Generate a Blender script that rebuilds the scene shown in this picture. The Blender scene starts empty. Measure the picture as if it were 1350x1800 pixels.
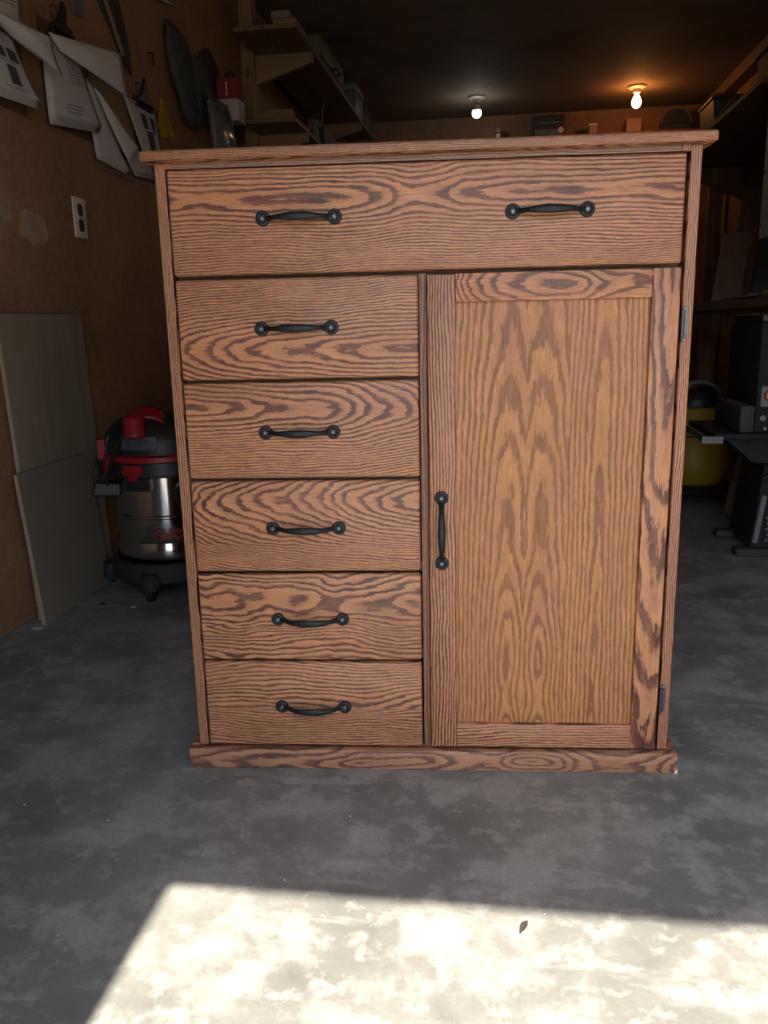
import bpy, bmesh, math, random
from mathutils import Vector, Matrix
random.seed(7)
SC = bpy.context.scene
COL = SC.collection
def R(d): return math.radians(d)

# ------------------------------------------------------------------ camera
CAM_Z = 0.886
yaw, pitch, roll = R(8.0), 0.22605, -0.02279
fwd = Vector((-math.sin(yaw)*math.cos(pitch), math.cos(yaw)*math.cos(pitch), -math.sin(pitch)))
right = Vector((math.cos(yaw), math.sin(yaw), 0)); up = right.cross(fwd)
r2 = right*math.cos(roll) + up*math.sin(roll); u2 = -right*math.sin(roll) + up*math.cos(roll)
cam = bpy.data.cameras.new('camera'); cam_o = bpy.data.objects.new('camera', cam); COL.objects.link(cam_o)
M = Matrix((r2, u2, -fwd)).transposed().to_4x4(); M.translation = (0, 0, CAM_Z); cam_o.matrix_world = M
cam.sensor_fit = 'VERTICAL'; cam.sensor_height = 36; cam.sensor_width = 36; cam.lens = 36*1440/1800
cam.clip_start = 0.02
SC.camera = cam_o

# ------------------------------------------------------------------ sky, sun, exposure
SUN_EL = R(54.4)
w = bpy.data.worlds.new('sky'); SC.world = w; w.use_nodes = True
wn = w.node_tree.nodes; sky = wn.new('ShaderNodeTexSky'); sky.sky_type = 'NISHITA'; sky.sun_disc = False
sky.sun_elevation = SUN_EL; sky.sun_rotation = math.pi; sky.dust_density = 2.0; sky.ozone_density = 1.0
w.node_tree.links.new(sky.outputs[0], wn['Background'].inputs[0]); wn['Background'].inputs[1].default_value = 0.33
sun = bpy.data.lights.new('sun', 'SUN'); sun.energy = 11.4; sun.angle = R(0.6); sun.color = (1, .85, .67)
sun_o = bpy.data.objects.new('sun', sun); COL.objects.link(sun_o)
sun_o.rotation_euler = (math.pi/2 - SUN_EL, 0, 0); sun_o.location = (0, -6, 8)
VS = SC.view_settings; VS.view_transform = 'Standard'; VS.look = 'None'; VS.gamma = 1; VS.use_curve_mapping = False
VS.exposure = 0.62
SC.cycles.use_denoising = True
SC.cycles.max_bounces = 8; SC.cycles.glossy_bounces = 3; SC.cycles.caustics_refractive = False; SC.cycles.caustics_reflective = False

# ------------------------------------------------------------------ helpers
def lin(c): c /= 255; return c/12.92 if c <= .04045 else ((c+.055)/1.055)**2.4
def srgb(r, g, b): return (lin(r), lin(g), lin(b), 1)
class NT:
    def __init__(s, name):
        s.m = bpy.data.materials.new(name); s.m.use_nodes = True; s.t = s.m.node_tree; s.n = s.t.nodes
        s.b = s.n['Principled BSDF']
    def l(s, a, b): s.t.links.new(a, b)
    def new(s, k, **kw):
        n = s.n.new(k)
        for a, v in kw.items(): setattr(n, a, v)
        return n
    def put(s, sock, v):
        if hasattr(v, 'is_output'): s.l(v, sock)
        else: sock.default_value = v
    def math(s, op, a, b=0.0, c=None, clamp=False):
        n = s.new('ShaderNodeMath', operation=op, use_clamp=clamp)
        s.put(n.inputs[0], a); s.put(n.inputs[1], b)
        if c is not None: s.put(n.inputs[2], c)
        return n.outputs[0]
    def vec(s, x, y, z):
        n = s.new('ShaderNodeCombineXYZ')
        for i, v in enumerate((x, y, z)): s.put(n.inputs[i], v)
        return n.outputs[0]
    def noise(s, v, scale=1.0, detail=2.0, rough=.5):
        n = s.new('ShaderNodeTexNoise'); s.l(v, n.inputs['Vector']); n.inputs['Scale'].default_value = scale
        n.inputs['Detail'].default_value = detail; n.inputs['Roughness'].default_value = rough
        return n.outputs['Fac']
    def ramp(s, f, stops):
        n = s.new('ShaderNodeValToRGB'); e = n.color_ramp.elements
        while len(e) < len(stops): e.new(.5)
        for i, (p, c) in enumerate(stops):
            e[i].position = p; e[i].color = c if isinstance(c, tuple) else (c, c, c, 1)
        s.l(f, n.inputs[0]); return n.outputs[0]
    def mix(s, f, a, b):
        n = s.new('ShaderNodeMix', data_type='RGBA'); s.put(n.inputs[0], f); s.put(n.inputs[6], a); s.put(n.inputs[7], b)
        return n.outputs[2]
    def pos(s): return s.new('ShaderNodeTexCoord').outputs['Object']
    def bump(s, h, strength=.3, dist=.002):
        n = s.new('ShaderNodeBump'); n.inputs['Strength'].default_value = strength; n.inputs['Distance'].default_value = dist
        s.l(h, n.inputs['Height']); s.l(n.outputs[0], s.b.inputs['Normal'])
    def fin(s, col=None, rough=None, metal=None, spec=None):
        if col is not None: s.put(s.b.inputs['Base Color'], col)
        if rough is not None: s.put(s.b.inputs['Roughness'], rough)
        if metal is not None: s.put(s.b.inputs['Metallic'], metal)
        if spec is not None: s.put(s.b.inputs['Specular IOR Level'], spec)
        return s.m
def plain(name, col, rough=.5, metal=0, var=.12, scale=12, bump=0, spec=.5):
    """a procedural colour with soft mottling"""
    t = NT(name); p = t.pos(); n = t.noise(p, scale, 4, .6)
    a = tuple(c*(1-var) for c in col[:3])+(1,); b = tuple(min(1, c*(1+var)) for c in col[:3])+(1,)
    c = t.ramp(n, [(.3, a), (.7, b)])
    if bump: t.bump(t.noise(p, scale*8, 3), bump, .002)
    return t.fin(c, rough, metal, spec)
def wood(name, light, dark, axis=1, rough=.6, scale=1.0, seed=0.0, bump=0):
    """plain streaky lumber, grain along the given object axis"""
    t = NT(name); s = t.new('ShaderNodeSeparateXYZ'); t.l(t.pos(), s.inputs[0])
    k = [26*scale]*3; k[axis] = 1.6*scale
    v = t.vec(*[t.math('MULTIPLY_ADD', s.outputs[i], k[i], seed) for i in range(3)])
    n = t.noise(v, 1, 5, .65)
    c = t.ramp(n, [(.3, dark), (.62, light)])
    if bump: t.bump(n, bump, .002)
    return t.fin(c, rough)
def sheetwood(name, light, dark, stain, rough=.6, seed=0.0, k=1.0):
    """stained wall sheeting with blotches and scuffs"""
    t = NT(name); p = t.pos()
    m = t.new('ShaderNodeMapping'); t.l(p, m.inputs[0]); m.inputs['Location'].default_value = (seed, seed*.7, seed*.3)
    big = t.noise(m.outputs[0], 1.7*k, 5, .6); fine = t.noise(m.outputs[0], 38*k, 4, .7)
    f = t.math('MULTIPLY_ADD', fine, .45, t.math('MULTIPLY', big, .75))
    c = t.ramp(f, [(.42, dark), (.72, light)])
    sp = t.ramp(t.noise(m.outputs[0], 5.5*k, 6, .75), [(.60, 0.0), (.68, 1.0)])
    c = t.mix(t.math('MULTIPLY', sp, .35), c, stain)
    t.bump(fine, .15, .002)
    return t.fin(c, rough, spec=.3)

def oak(name, horiz, vc, dpts, ur, freq=105., seed=0., light=None, dark=None, mirror=None, seam=None, wob=1., raise_=0., skew=0., pw=0.):
    """stained oak: growth rings of a log cut by the board.  u runs along the grain, v across it (cabinet coordinates, metres).
    dpts: depth of the pith below the face along u, [(u01, d metres)...]; seam: (v, new centre) of a second glued-up strip"""
    light = light or OAK_L; dark = dark or OAK_D
    t = NT(name); s = t.new('ShaderNodeSeparateXYZ'); t.l(t.pos(), s.inputs[0])
    u, v = (s.outputs[0], s.outputs[2]) if horiz else (s.outputs[2], s.outputs[0]); y = s.outputs[1]
    M_ = t.math
    n_low = t.noise(t.vec(M_('MULTIPLY', u, 3.5), M_('MULTIPLY', v, 10.), seed), 1, 2)
    n_mid = t.noise(t.vec(M_('MULTIPLY', u, 17.), M_('MULTIPLY', v, 75.), seed+7.3), 1, 3, .6)
    n_d = t.noise(t.vec(M_('MULTIPLY', u, 9.), M_('MULTIPLY', v, 5.), seed+13.1), 1, 2)
    streak = t.noise(t.vec(M_('MULTIPLY', u, 42.), M_('MULTIPLY', v, 1050.), M_('MULTIPLY_ADD', y, 1050., seed+3.)), 1, 2, .6)
    pore = t.noise(t.vec(M_('MULTIPLY', u, 85.), M_('MULTIPLY', v, 1500.), M_('MULTIPLY_ADD', y, 1500., seed+31.)), 1, 1)
    fc = t.new('ShaderNodeFloatCurve'); cm = fc.mapping; cv = cm.curves[0]
    pts = sorted(dpts)
    while len(cv.points) < len(pts): cv.points.new(.5, .5)
    for i, (a, d) in enumerate(pts): cv.points[i].location = (a, d/.15)
    cm.update()
    un = M_('DIVIDE', M_('SUBTRACT', u, ur[0]), ur[1]-ur[0], clamp=True); t.l(un, fc.inputs['Value'])
    d = M_('MULTIPLY_ADD', fc.outputs[0], .15, M_('MULTIPLY_ADD', M_('SUBTRACT', n_d, .5), .018*wob, M_('MULTIPLY', y, .4)))
    warp = M_('MULTIPLY', M_('SUBTRACT', n_low, .5), .04*wob)
    if skew: warp = M_('MULTIPLY_ADD', M_('SUBTRACT', u, (ur[0]+ur[1])/2), skew, warp)
    if mirror: vv = M_('SUBTRACT', M_('ABSOLUTE', M_('SUBTRACT', v, mirror[0])), mirror[1])
    else: vv = M_('SUBTRACT', v, vc)
    ph0 = 0.
    if seam:
        st = M_('LESS_THAN', v, seam[0]) if len(seam) < 3 else M_('GREATER_THAN', v, seam[0])
        vv = M_('ADD', vv, M_('MULTIPLY', st, -(seam[1]-vc)))
        ph0 = M_('MULTIPLY', st, 3.37)
        if mirror: d = M_('MULTIPLY', d, M_('MULTIPLY_ADD', st, -.6, 1.))
    vv = M_('ADD', vv, warp)
    r = M_('SQRT', M_('ADD', M_('MULTIPLY', d, d), M_('MULTIPLY', vv, vv)))
    if pw: r = M_('MULTIPLY', M_('POWER', M_('DIVIDE', r, .06), pw), .06)
    ph = M_('ADD', M_('MULTIPLY_ADD', r, freq, M_('MULTIPLY', M_('SUBTRACT', n_mid, .5), 1.05)), ph0)
    tt = M_('FRACT', M_('MULTIPLY_ADD', M_('SUBTRACT', streak, .5), .42, ph))
    band = t.ramp(tt, [(0, 1.), (.30, .92), (.43, .18), (.78, .0), (.96, .10), (1., 1.)])
    pr = t.ramp(pore, [(.52, 0.), (.66, 1.)])
    strg = t.ramp(t.noise(t.vec(M_('MULTIPLY', u, 7.), M_('MULTIPLY', v, 55.), seed+63.), 1, 2, .6), [(.30, .68), (.58, 1.)])
    band = M_('MULTIPLY', band, strg)
    fac = M_('ADD', M_('MULTIPLY', band, .94), M_('MULTIPLY', pr, M_('MULTIPLY_ADD', band, .25, .16)))
    fac = M_('ADD', fac, M_('MULTIPLY_ADD', M_('SUBTRACT', n_low, .5), .5, raise_), clamp=True)
    c = t.mix(fac, light, dark)
    tone = t.noise(t.vec(M_('MULTIPLY', u, 4.), M_('MULTIPLY', v, 14.), seed+51.), 1, 2)
    c = t.mix(t.math('MULTIPLY', t.ramp(tone, [(.35, 0.), (.7, 1.)]), .3), c, OAK_T)
    fib = t.noise(t.vec(M_('MULTIPLY', u, 30.), M_('MULTIPLY', v, 620.), M_('MULTIPLY_ADD', y, 620., seed+77.)), 1, 3, .7)
    flk = t.noise(t.vec(M_('MULTIPLY_ADD', v, 30., M_('MULTIPLY', u, 34.)), M_('MULTIPLY', v, 60.), seed+91.), 1, 3, .65)
    mul = M_('MULTIPLY', M_('MULTIPLY_ADD', M_('SUBTRACT', fib, .5), 1.4, 1.0), M_('MULTIPLY_ADD', M_('SUBTRACT', flk, .5), .40, 1.0))
    sc_ = t.new('ShaderNodeVectorMath', operation='SCALE'); t.l(c, sc_.inputs[0]); t.l(mul, sc_.inputs['Scale']); c = sc_.outputs[0]
    t.bump(M_('SUBTRACT', 1., fac), .22, .0012)
    return t.fin(c, .43, spec=.42)

class B:
    """collects shapes in one bmesh"""
    def __init__(s): s.bm = bmesh.new()
    def box(s, lo, hi, bev=0, seg=2, rot=None, at=None):
        lo, hi = Vector(lo), Vector(hi); c = (lo+hi)/2; sz = hi-lo
        r = bmesh.ops.create_cube(s.bm, size=1); vs = r['verts']
        for v in vs: v.co = Vector((v.co.x*sz.x, v.co.y*sz.y, v.co.z*sz.z)) + c
        if bev:
            es = list({e for v in vs for e in v.link_edges})
            q = bmesh.ops.bevel(s.bm, geom=es, offset=bev, segments=seg, affect='EDGES', profile=.5)
            vs = list({v for f in q['faces'] for v in f.verts} | {v for v in vs if v.is_valid})
        if rot is not None:
            o = Vector(at) if at is not None else c
            for v in vs: v.co = rot @ (v.co-o) + o
        return s
    def ring(s, c, ex, ey, rx, ry, n):
        return [s.bm.verts.new(c + ex*(rx*math.cos(2*math.pi*i/n)) + ey*(ry*math.sin(2*math.pi*i/n))) for i in range(n)]
    def skin(s, rings, closed_ends=True):
        n = len(rings[0])
        for a, b in zip(rings, rings[1:]):
            for i in range(n):
                try: s.bm.faces.new((a[i], a[(i+1) % n], b[(i+1) % n], b[i]))
                except ValueError: pass
        if closed_ends:
            for q, rev in ((rings[0], True), (rings[-1], False)):
                try: s.bm.faces.new(list(reversed(q)) if rev else q)
                except ValueError: pass
        return s
    def tube(s, pts, rad, n=10, flat=None, upv=(0, 0, 1), caps=True):
        pts = [Vector(p) for p in pts]; rings = []
        if not hasattr(rad, '__len__'): rad = [rad]*len(pts)
        for i, p in enumerate(pts):
            d = (pts[min(i+1, len(pts)-1)] - pts[max(i-1, 0)]).normalized()
            ex = Vector(upv).cross(d)
            if ex.length < 1e-4: ex = Vector((1, 0, 0)).cross(d)
            if ex.length < 1e-4: ex = Vector((0, 1, 0)).cross(d)
            ex.normalize(); ey = d.cross(ex)
            k = rad[i]; a, b = (k if hasattr(k, '__len__') else (k, k))
            rings.append(s.ring(p, ex, ey, a, b, n))
        return s.skin(rings, caps)
    def cyl(s, p0, p1, r0, r1=None, n=24):
        return s.tube([p0, p1], [r0, r0 if r1 is None else r1], n)
    def lathe(s, prof, c=(0, 0, 0), n=40, sx=1., sy=1., caps=True):
        c = Vector(c); rings = [s.ring(c+Vector((0, 0, z)), Vector((1, 0, 0)), Vector((0, 1, 0)), max(r, 1e-4)*sx, max(r, 1e-4)*sy, n) for r, z in prof]
        return s.skin(rings, caps)
    def prism(s, poly, o, eu, ev, th):
        o, eu, ev = Vector(o), Vector(eu), Vector(ev); nn = eu.cross(ev).normalized()*th
        a = [s.bm.verts.new(o+eu*x+ev*y) for x, y in poly]; b = [s.bm.verts.new(v.co+nn) for v in a]
        s.bm.faces.new(list(reversed(a))); s.bm.faces.new(b); n = len(a)
        for i in range(n): s.bm.faces.new((a[i], a[(i+1) % n], b[(i+1) % n], b[i]))
        return s
    def grid(s, fn, nu, nv):
        vs = [[s.bm.verts.new(Vector(fn(i/nu, j/nv))) for j in range(nv+1)] for i in range(nu+1)]
        for i in range(nu):
            for j in range(nv): s.bm.faces.new((vs[i][j], vs[i+1][j], vs[i+1][j+1], vs[i][j+1]))
        return s
    def build(s, name, mat, parent=None, smooth=35, solid=0, bev=0, loc=None, kind=None):
        bmesh.ops.recalc_face_normals(s.bm, faces=s.bm.faces)
        me = bpy.data.meshes.new(name); s.bm.to_mesh(me); s.bm.free()
        if smooth:
            me.polygons.foreach_set('use_smooth', [True]*len(me.polygons)); me.set_sharp_from_angle(angle=R(smooth))
        me.materials.append(mat); o = bpy.data.objects.new(name, me); COL.objects.link(o)
        if parent: o.parent = parent
        if loc is not None: o.location = loc
        if solid: m = o.modifiers.new('thick', 'SOLIDIFY'); m.thickness = solid; m.offset = 0
        if bev: m = o.modifiers.new('bevel', 'BEVEL'); m.width = bev; m.segments = 2; m.limit_method = 'ANGLE'
        if kind: o['kind'] = kind
        return o
def tag(o, label, cat, group=None):
    o['label'] = label; o['category'] = cat
    if group: o['group'] = group
    return o
def thing(name, label, cat, loc=(0, 0, 0), rz=0, group=None):
    o = bpy.data.objects.new(name, None); COL.objects.link(o); o.location = loc; o.rotation_euler = (0, 0, rz)
    o.empty_display_size = .05
    return tag(o, label, cat, group)
def struct(o): o['kind'] = 'structure'; return o

# ------------------------------------------------------------------ materials
OAK_L = srgb(190, 135, 95); OAK_D = srgb(74, 47, 43); OAK_T = srgb(146, 97, 72)
PAN_L = srgb(182, 128, 78); PAN_D = srgb(122, 78, 50)
IRON = plain('wrought_iron', (.020, .022, .026), .40, .5, .3, 60, bump=.6)
IRON_S = plain('iron_screw', (.16, .16, .17), .4, .8, .2, 60)
STEEL = plain('hinge_steel', (.095, .10, .11), .38, .8, .25, 90)
BLACK = plain('black_plastic', (.012, .013, .015), .45, 0, .2, 20)
BLACK_D = plain('matt_black_rubber', (.016, .017, .020), .7, 0, .2, 20)
REDP = plain('red_plastic', (.30, .008, .016), .4, 0, .12, 15)
PAPER = plain('white_paper', (.46, .43, .435), .85, 0, .06, 7)
PAPER2 = plain('ivory_paper', (.45, .42, .38), .85, 0, .06, 7)
INK = plain('printed_photo_ink', (.06, .05, .055), .8, 0, .5, 60)
INKT = plain('printed_text_ink', (.16, .15, .16), .85, 0, .3, 60)
HARDBOARD = sheetwood('hardboard', (.13, .075, .042, 1), (.085, .045, .025, 1), (.15, .10, .07, 1), seed=3)
TANBOARD = plain('tan_hardboard', (.30, .20, .135), .6, 0, .12, 9)
PINE = wood('pine_lumber', (.30, .185, .085, 1), (.20, .115, .05, 1), 2)
PINE_Y = wood('pine_shelf_lumber', (.22, .13, .06, 1), (.14, .08, .036, 1), 1, seed=4)
PINE_X = wood('pine_bracket_lumber', (.33, .205, .095, 1), (.23, .135, .06, 1), 0, seed=8)
DARKWOOD = wood('old_brown_board', (.22, .13, .085, 1), (.13, .075, .05, 1), 2, seed=11)
GREY = plain('grey_paint', (.12, .125, .13), .5, 0, .15, 12)
DGREY = plain('dark_grey_enamel', (.036, .038, .042), .6, 0, .2, 12, spec=.3)
YEL = plain('yellow_plastic', (.33, .22, .012), .5, 0, .12, 8)
IVORY = plain('ivory_plastic', (.62, .55, .45), .4, 0, .05, 20)
WHITEP = plain('white_enamel', (.50, .49, .47), .5, 0, .06, 8)
PORC = plain('porcelain', (.6, .57, .52), .3, 0, .05, 20)
CLOTH = plain('grey_cloth', (.055, .062, .06), .9, 0, .3, 18, bump=.4)

# ------------------------------------------------------------------ the garage
XL, XR, YB, YF, ZC = -1.455, 1.90, 8.30, -0.30, 2.74
def concrete(name, lo, hi, k=1., rough=.45):
    """trowelled slab: cloudy tone, crisp pale blotches, scuffs"""
    t = NT(name); p = t.pos()
    a = t.noise(p, 2.2*k, 12, .62); b = t.noise(p, 6.5*k, 12, .64); c_ = t.noise(p, 19*k, 10, .66); g = t.noise(p, 130*k, 4, .6)
    m = t.new('ShaderNodeMapping'); t.l(p, m.inputs[0]); m.inputs['Scale'].default_value = (2.5, 9, 1); m.inputs['Rotation'].default_value = (0, 0, .5)
    sw = t.noise(m.outputs[0], 1.8, 10, .66)
    L = lambda q: tuple(min(1, lo[i]*(1-q)+hi[i]*q) for i in range(3))+(1,)
    col = t.ramp(t.math('MULTIPLY_ADD', b, .4, t.math('MULTIPLY', a, .6)), [(.36, lo), (.50, L(.38)), (.62, L(.72))])
    col = t.mix(t.ramp(b, [(.50, 0.), (.58, .7)]), col, L(1.0))
    col = t.mix(t.ramp(c_, [(.535, 0.), (.63, .55)]), col, L(1.35))
    col = t.mix(t.ramp(sw, [(.565, 0.), (.66, .5)]), col, L(1.25))
    col = t.mix(t.ramp(g, [(.36, .16), (.55, 0.)]), col, L(-.1))
    t.bump(t.math('MULTIPLY_ADD', g, .3, b), .08, .003)
    return t.fin(col, t.math('MULTIPLY_ADD', b, .35, rough-.17), spec=.4)
FLOOR = concrete('garage_concrete', (.120, .131, .130, 1), (.310, .325, .318, 1), 1., .38)
DRIVE = concrete('driveway_concrete', (.34, .325, .30, 1), (.44, .42, .385, 1), .5, .85)
WALL = sheetwood('stained_plywood_wall', (.37, .19, .10, 1), (.20, .10, .052, 1), (.42, .27, .17, 1), .6)
WALLB = sheetwood('dark_plywood_wall', (.30, .17, .105, 1), (.17, .096, .06, 1), (.32, .19, .12, 1), .7, 5)
CEIL = sheetwood('smoky_ceiling_board', (.24, .18, .13, 1), (.14, .105, .08, 1), (.28, .2, .14, 1), .8, 9)

floor = struct(B().box((XL-.1, YF, -.12), (XR+.1, YB+.1, 0)).build('floor', FLOOR, smooth=0))
struct(B().box((-9, -14, -.14), (11, YF, -.012)).build('driveway', DRIVE, smooth=0))
struct(B().box((XL-.1, YF-.12, ZC), (XR+.1, YB+.1, ZC+.1)).build('ceiling', CEIL, smooth=0))
wall_left = struct(B().box((XL-.1, YF, 0), (XL-.012, YB, ZC)).build('wall_left', WALLB, smooth=0))
for i, (a, b) in enumerate(((YF, 1.658), (1.662, 4.098), (4.102, 6.538), (6.542, YB))):
    B().box((XL-.012, a, 0), (XL, b, ZC), .0015, 1).build('plywood_panel', WALL, wall_left, smooth=0)
wall_right = struct(B().box((XR, YF, 0), (XR+.1, YB, ZC)).build('wall_right', WALLB, smooth=0))
wall_back = struct(B().box((XL-.1, YB, 0), (XR+.1, YB+.1, ZC)).build('wall_back', WALLB, smooth=0))
DX0, DX1, DZ = -.521, 1.72, 2.13
wf = B().box((XL-.1, YF-.12, 0), (DX0, YF, ZC)).box((DX1, YF-.12, 0), (XR+.1, YF, ZC)).box((DX0, YF-.12, DZ), (DX1, YF, ZC))
struct(wf.build('wall_front', WALLB, smooth=0))
struct(B().box((XR-.10, 2.6, ZC-.09), (XR, YB, ZC)).build('trim_1', DARKWOOD, smooth=0))
struct(B().box((XR-.16, 7.55, 0), (XR-.05, 7.65, ZC-.09)).build('trim_2', DARKWOOD, smooth=0))
# filler patches on the plywood and paint on the slab
def blob(cx, cy, rx, ry, n=22, jit=.25, seed=1):
    rr = random.Random(seed); return [(cx+rx*math.cos(2*math.pi*i/n)*(1+rr.uniform(-jit, jit)), cy+ry*math.sin(2*math.pi*i/n)*(1+rr.uniform(-jit, jit))) for i in range(n)]
FILL = plain('dried_filler', (.35, .23, .155), .8, 0, .2, 14)
B().prism(blob(2.55, 1.205, .085, .05, seed=2, jit=.16), (XL, 0, 0), (0, 1, 0), (0, 0, 1), .001).build('filler_patch', FILL, wall_left, smooth=0)
B().prism(blob(2.40, 1.25, .035, .04, seed=5, jit=.3), (XL, 0, 0), (0, 1, 0), (0, 0, 1), .001).build('filler_patch', FILL, wall_left, smooth=0)
PAINT = plain('spilled_pale_paint', (.27, .27, .25), .6, 0, .2, 40)
for cx, cy, rx, ry, sd in ((.677, 2.475, .045, .022, 3), (-.49, 1.42, .02, .012, 8)):
    B().prism(blob(cx, cy, rx, ry, seed=sd), (0, 0, 0), (1, 0, 0), (0, 1, 0), .0006).build('paint_spot', PAINT, floor, smooth=0)

# ------------------------------------------------------------------ the wardrobe chest
CH = thing('wardrobe_chest', 'tall stained oak chest with six drawers and one panelled door', 'chest', (-.1319, 1.5171, 0), R(4.109))
W2, TS, DEP = .475, .019, .47
st = [(0, .05), (1, .06)]
def edge(name, seed, f=270): return oak(name, False, -.9, [(0, .02), (1, .03)], (0, 1.2), f, seed, wob=.9, raise_=.10)
OE = edge('oak_side_edges', 2.)
for sx in (-1, 1):
    B().box((sx*W2 if sx < 0 else W2-TS, 0, .0428), (-W2+TS if sx < 0 else W2, DEP, 1.1706), .0012, 1).build('side_panel', OE, CH)
O_RAIL = oak('oak_dark_rail', True, .9, st, (-.5, .5), 240, 5., light=srgb(158, 122, 98), dark=srgb(78, 58, 54), wob=.5)
B().box((-W2+TS, .004, 1.161), (W2-TS, .03, 1.1706)).build('top_rail', O_RAIL, CH)
for sx in (-1, 1): B().box((sx*.449-.007, .001, 1.1605), (sx*.449+.007, .03, 1.1706)).build('corner_block', OE, CH)
O_TOP = oak('oak_top_board', True, .95, [(0, .04), (.4, .06), (1, .03)], (-.5, .5), 330, 9., raise_=.15)
B().box((-W2-.020, -.021, 1.1706), (W2+.020, DEP+.005, 1.1892), .005, 3).build('top_board', O_TOP, CH)
O_PL = oak('oak_plinth', True, .018, [(0, .05), (.25, .03), (.45, .012), (.62, .035), (.7, .012), (.85, .05), (1, .02)], (-.5, .5), 105, 14.5, wob=1.2,
           light=srgb(172, 128, 96), dark=srgb(88, 62, 56))
pl = B().box((-W2-.018, -.018, 0), (W2+.018, .001, .0428), .0025, 2).build('plinth_board', O_PL, CH)
for sx in (-1, 1):
    B().box((sx*(W2+.009)-.0088, .0015, 0), (sx*(W2+.009)+.0088, DEP, .0428), .002, 1).build('plinth_return', O_PL, CH)
B().prism([(0, 0), (-.007, 0), (0, .012)], (W2+.0182, -.0184, .0005), (1, 0, 0), (0, 0, 1), .0006).build('bare_wood_chip', plain('bare_wood', (.72, .62, .48), .7), CH, smooth=0)
B().box((-W2+TS, DEP-.008, .04), (W2-TS, DEP, 1.17)).build('back_panel', OE, CH)
B().box((-W2+TS, .012, .020), (W2-TS, DEP-.008, .0425)).build('bottom_board', O_RAIL, CH)
O_DIV = oak('oak_divider', False, -.9, st, (0, 1), 140, 21., light=srgb(140, 98, 70), dark=srgb(76, 52, 46), wob=.5)
B().box((-.009, .008, .0428), (.004, DEP-.01, .972)).build('divider', O_DIV, CH)
gaps = [.974, .787, .6, .415, .230]  # boards added behind these gaps to block light and keep them dark
for g in gaps[:1]: B().box((-W2+TS, .040, g-.010), (W2-TS, .09, g+.010)).build('gap_light_block', O_RAIL, CH)
for g in gaps[1:]: B().box((-W2+TS, .040, g-.010), (-.0095, .09, g+.010)).build('gap_light_block', O_RAIL, CH)

def handle_mesh():
    b = B()
    for s in (-1, 1):   # dished eight-sided rosettes
        prof = [(.0128, 0), (.0132, -.003), (.0118, -.0055), (.0085, -.0062), (.0065, -.0045), (.0045, -.0045)]
        rings = [b.ring(Vector((s*.064, z, 0)), Vector((1, 0, 0)), Vector((0, 0, 1)), r*(1.0), r, 20) for r, z in prof]
        b.skin(rings)
    xs = [-.060, -.0545, -.050, -.043, -.034, -.022, -.01, 0, .01, .022, .034, .043, .050, .0545, .060]
    ys = [-.002, -.004, -.0085, -.0165, -.0225, -.0265, -.028, -.0285, -.028, -.0265, -.0225, -.0165, -.0085, -.004, -.002]
    rr = [(.0075, .003), (.0062, .0032), (.0048, .0036), (.0042, .004), (.0048, .004), (.0062, .0042), (.0071, .0044), (.0074, .0045)]
    rr = rr + rr[-2::-1]
    # cross-section: tall in z, thin in y
    pts = [Vector((x, y, 0)) for x, y in zip(xs, ys)]
    rings = []
    for i, p in enumerate(pts):
        d = (pts[min(i+1, 14)]-pts[max(i-1, 0)]).normalized(); ex = Vector((0, 0, 1)); ey = d.cross(ex).normalized()
        rings.append(b.ring(p, ex, ey, rr[i][0], rr[i][1], 12))
    b.skin(rings)
    return b
def screw_mesh():
    b = B()
    for s in (-1, 1): b.lathe([(.0040, 0), (.0040, .0012), (.0030, .0020), (.0012, .0018)], n=12)
    return b
hm = None; sm = None
def put_handle(part, x, z, y, vert=False):
    global hm, sm
    if hm is None:
        o = handle_mesh().build('handle', IRON, part); hm = o.data
        b = B(); q = b.lathe([(.0042, 0), (.0042, .0012), (.0030, .0022), (.0012, .0020)], n=12)
        so = b.build('handle_screw', IRON_S, part); sm = so.data; COL.objects.unlink(so); bpy.data.objects.remove(so)
    else:
        o = bpy.data.objects.new('handle', hm); COL.objects.link(o); o.parent = part
    o['label'] = 'black wrought iron bow handle'
    o.location = (x, y, z); o.rotation_euler = (0, R(90) if vert else 0, 0)
    for s in (-1, 1):
        c = bpy.data.objects.new('handle_screw', sm); COL.objects.link(c); c.parent = part
        c.location = (x+(0 if vert else s*.064), y-.0042, z+(s*.064 if vert else 0)); c.rotation_euler = (R(90), 0, 0)

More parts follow.
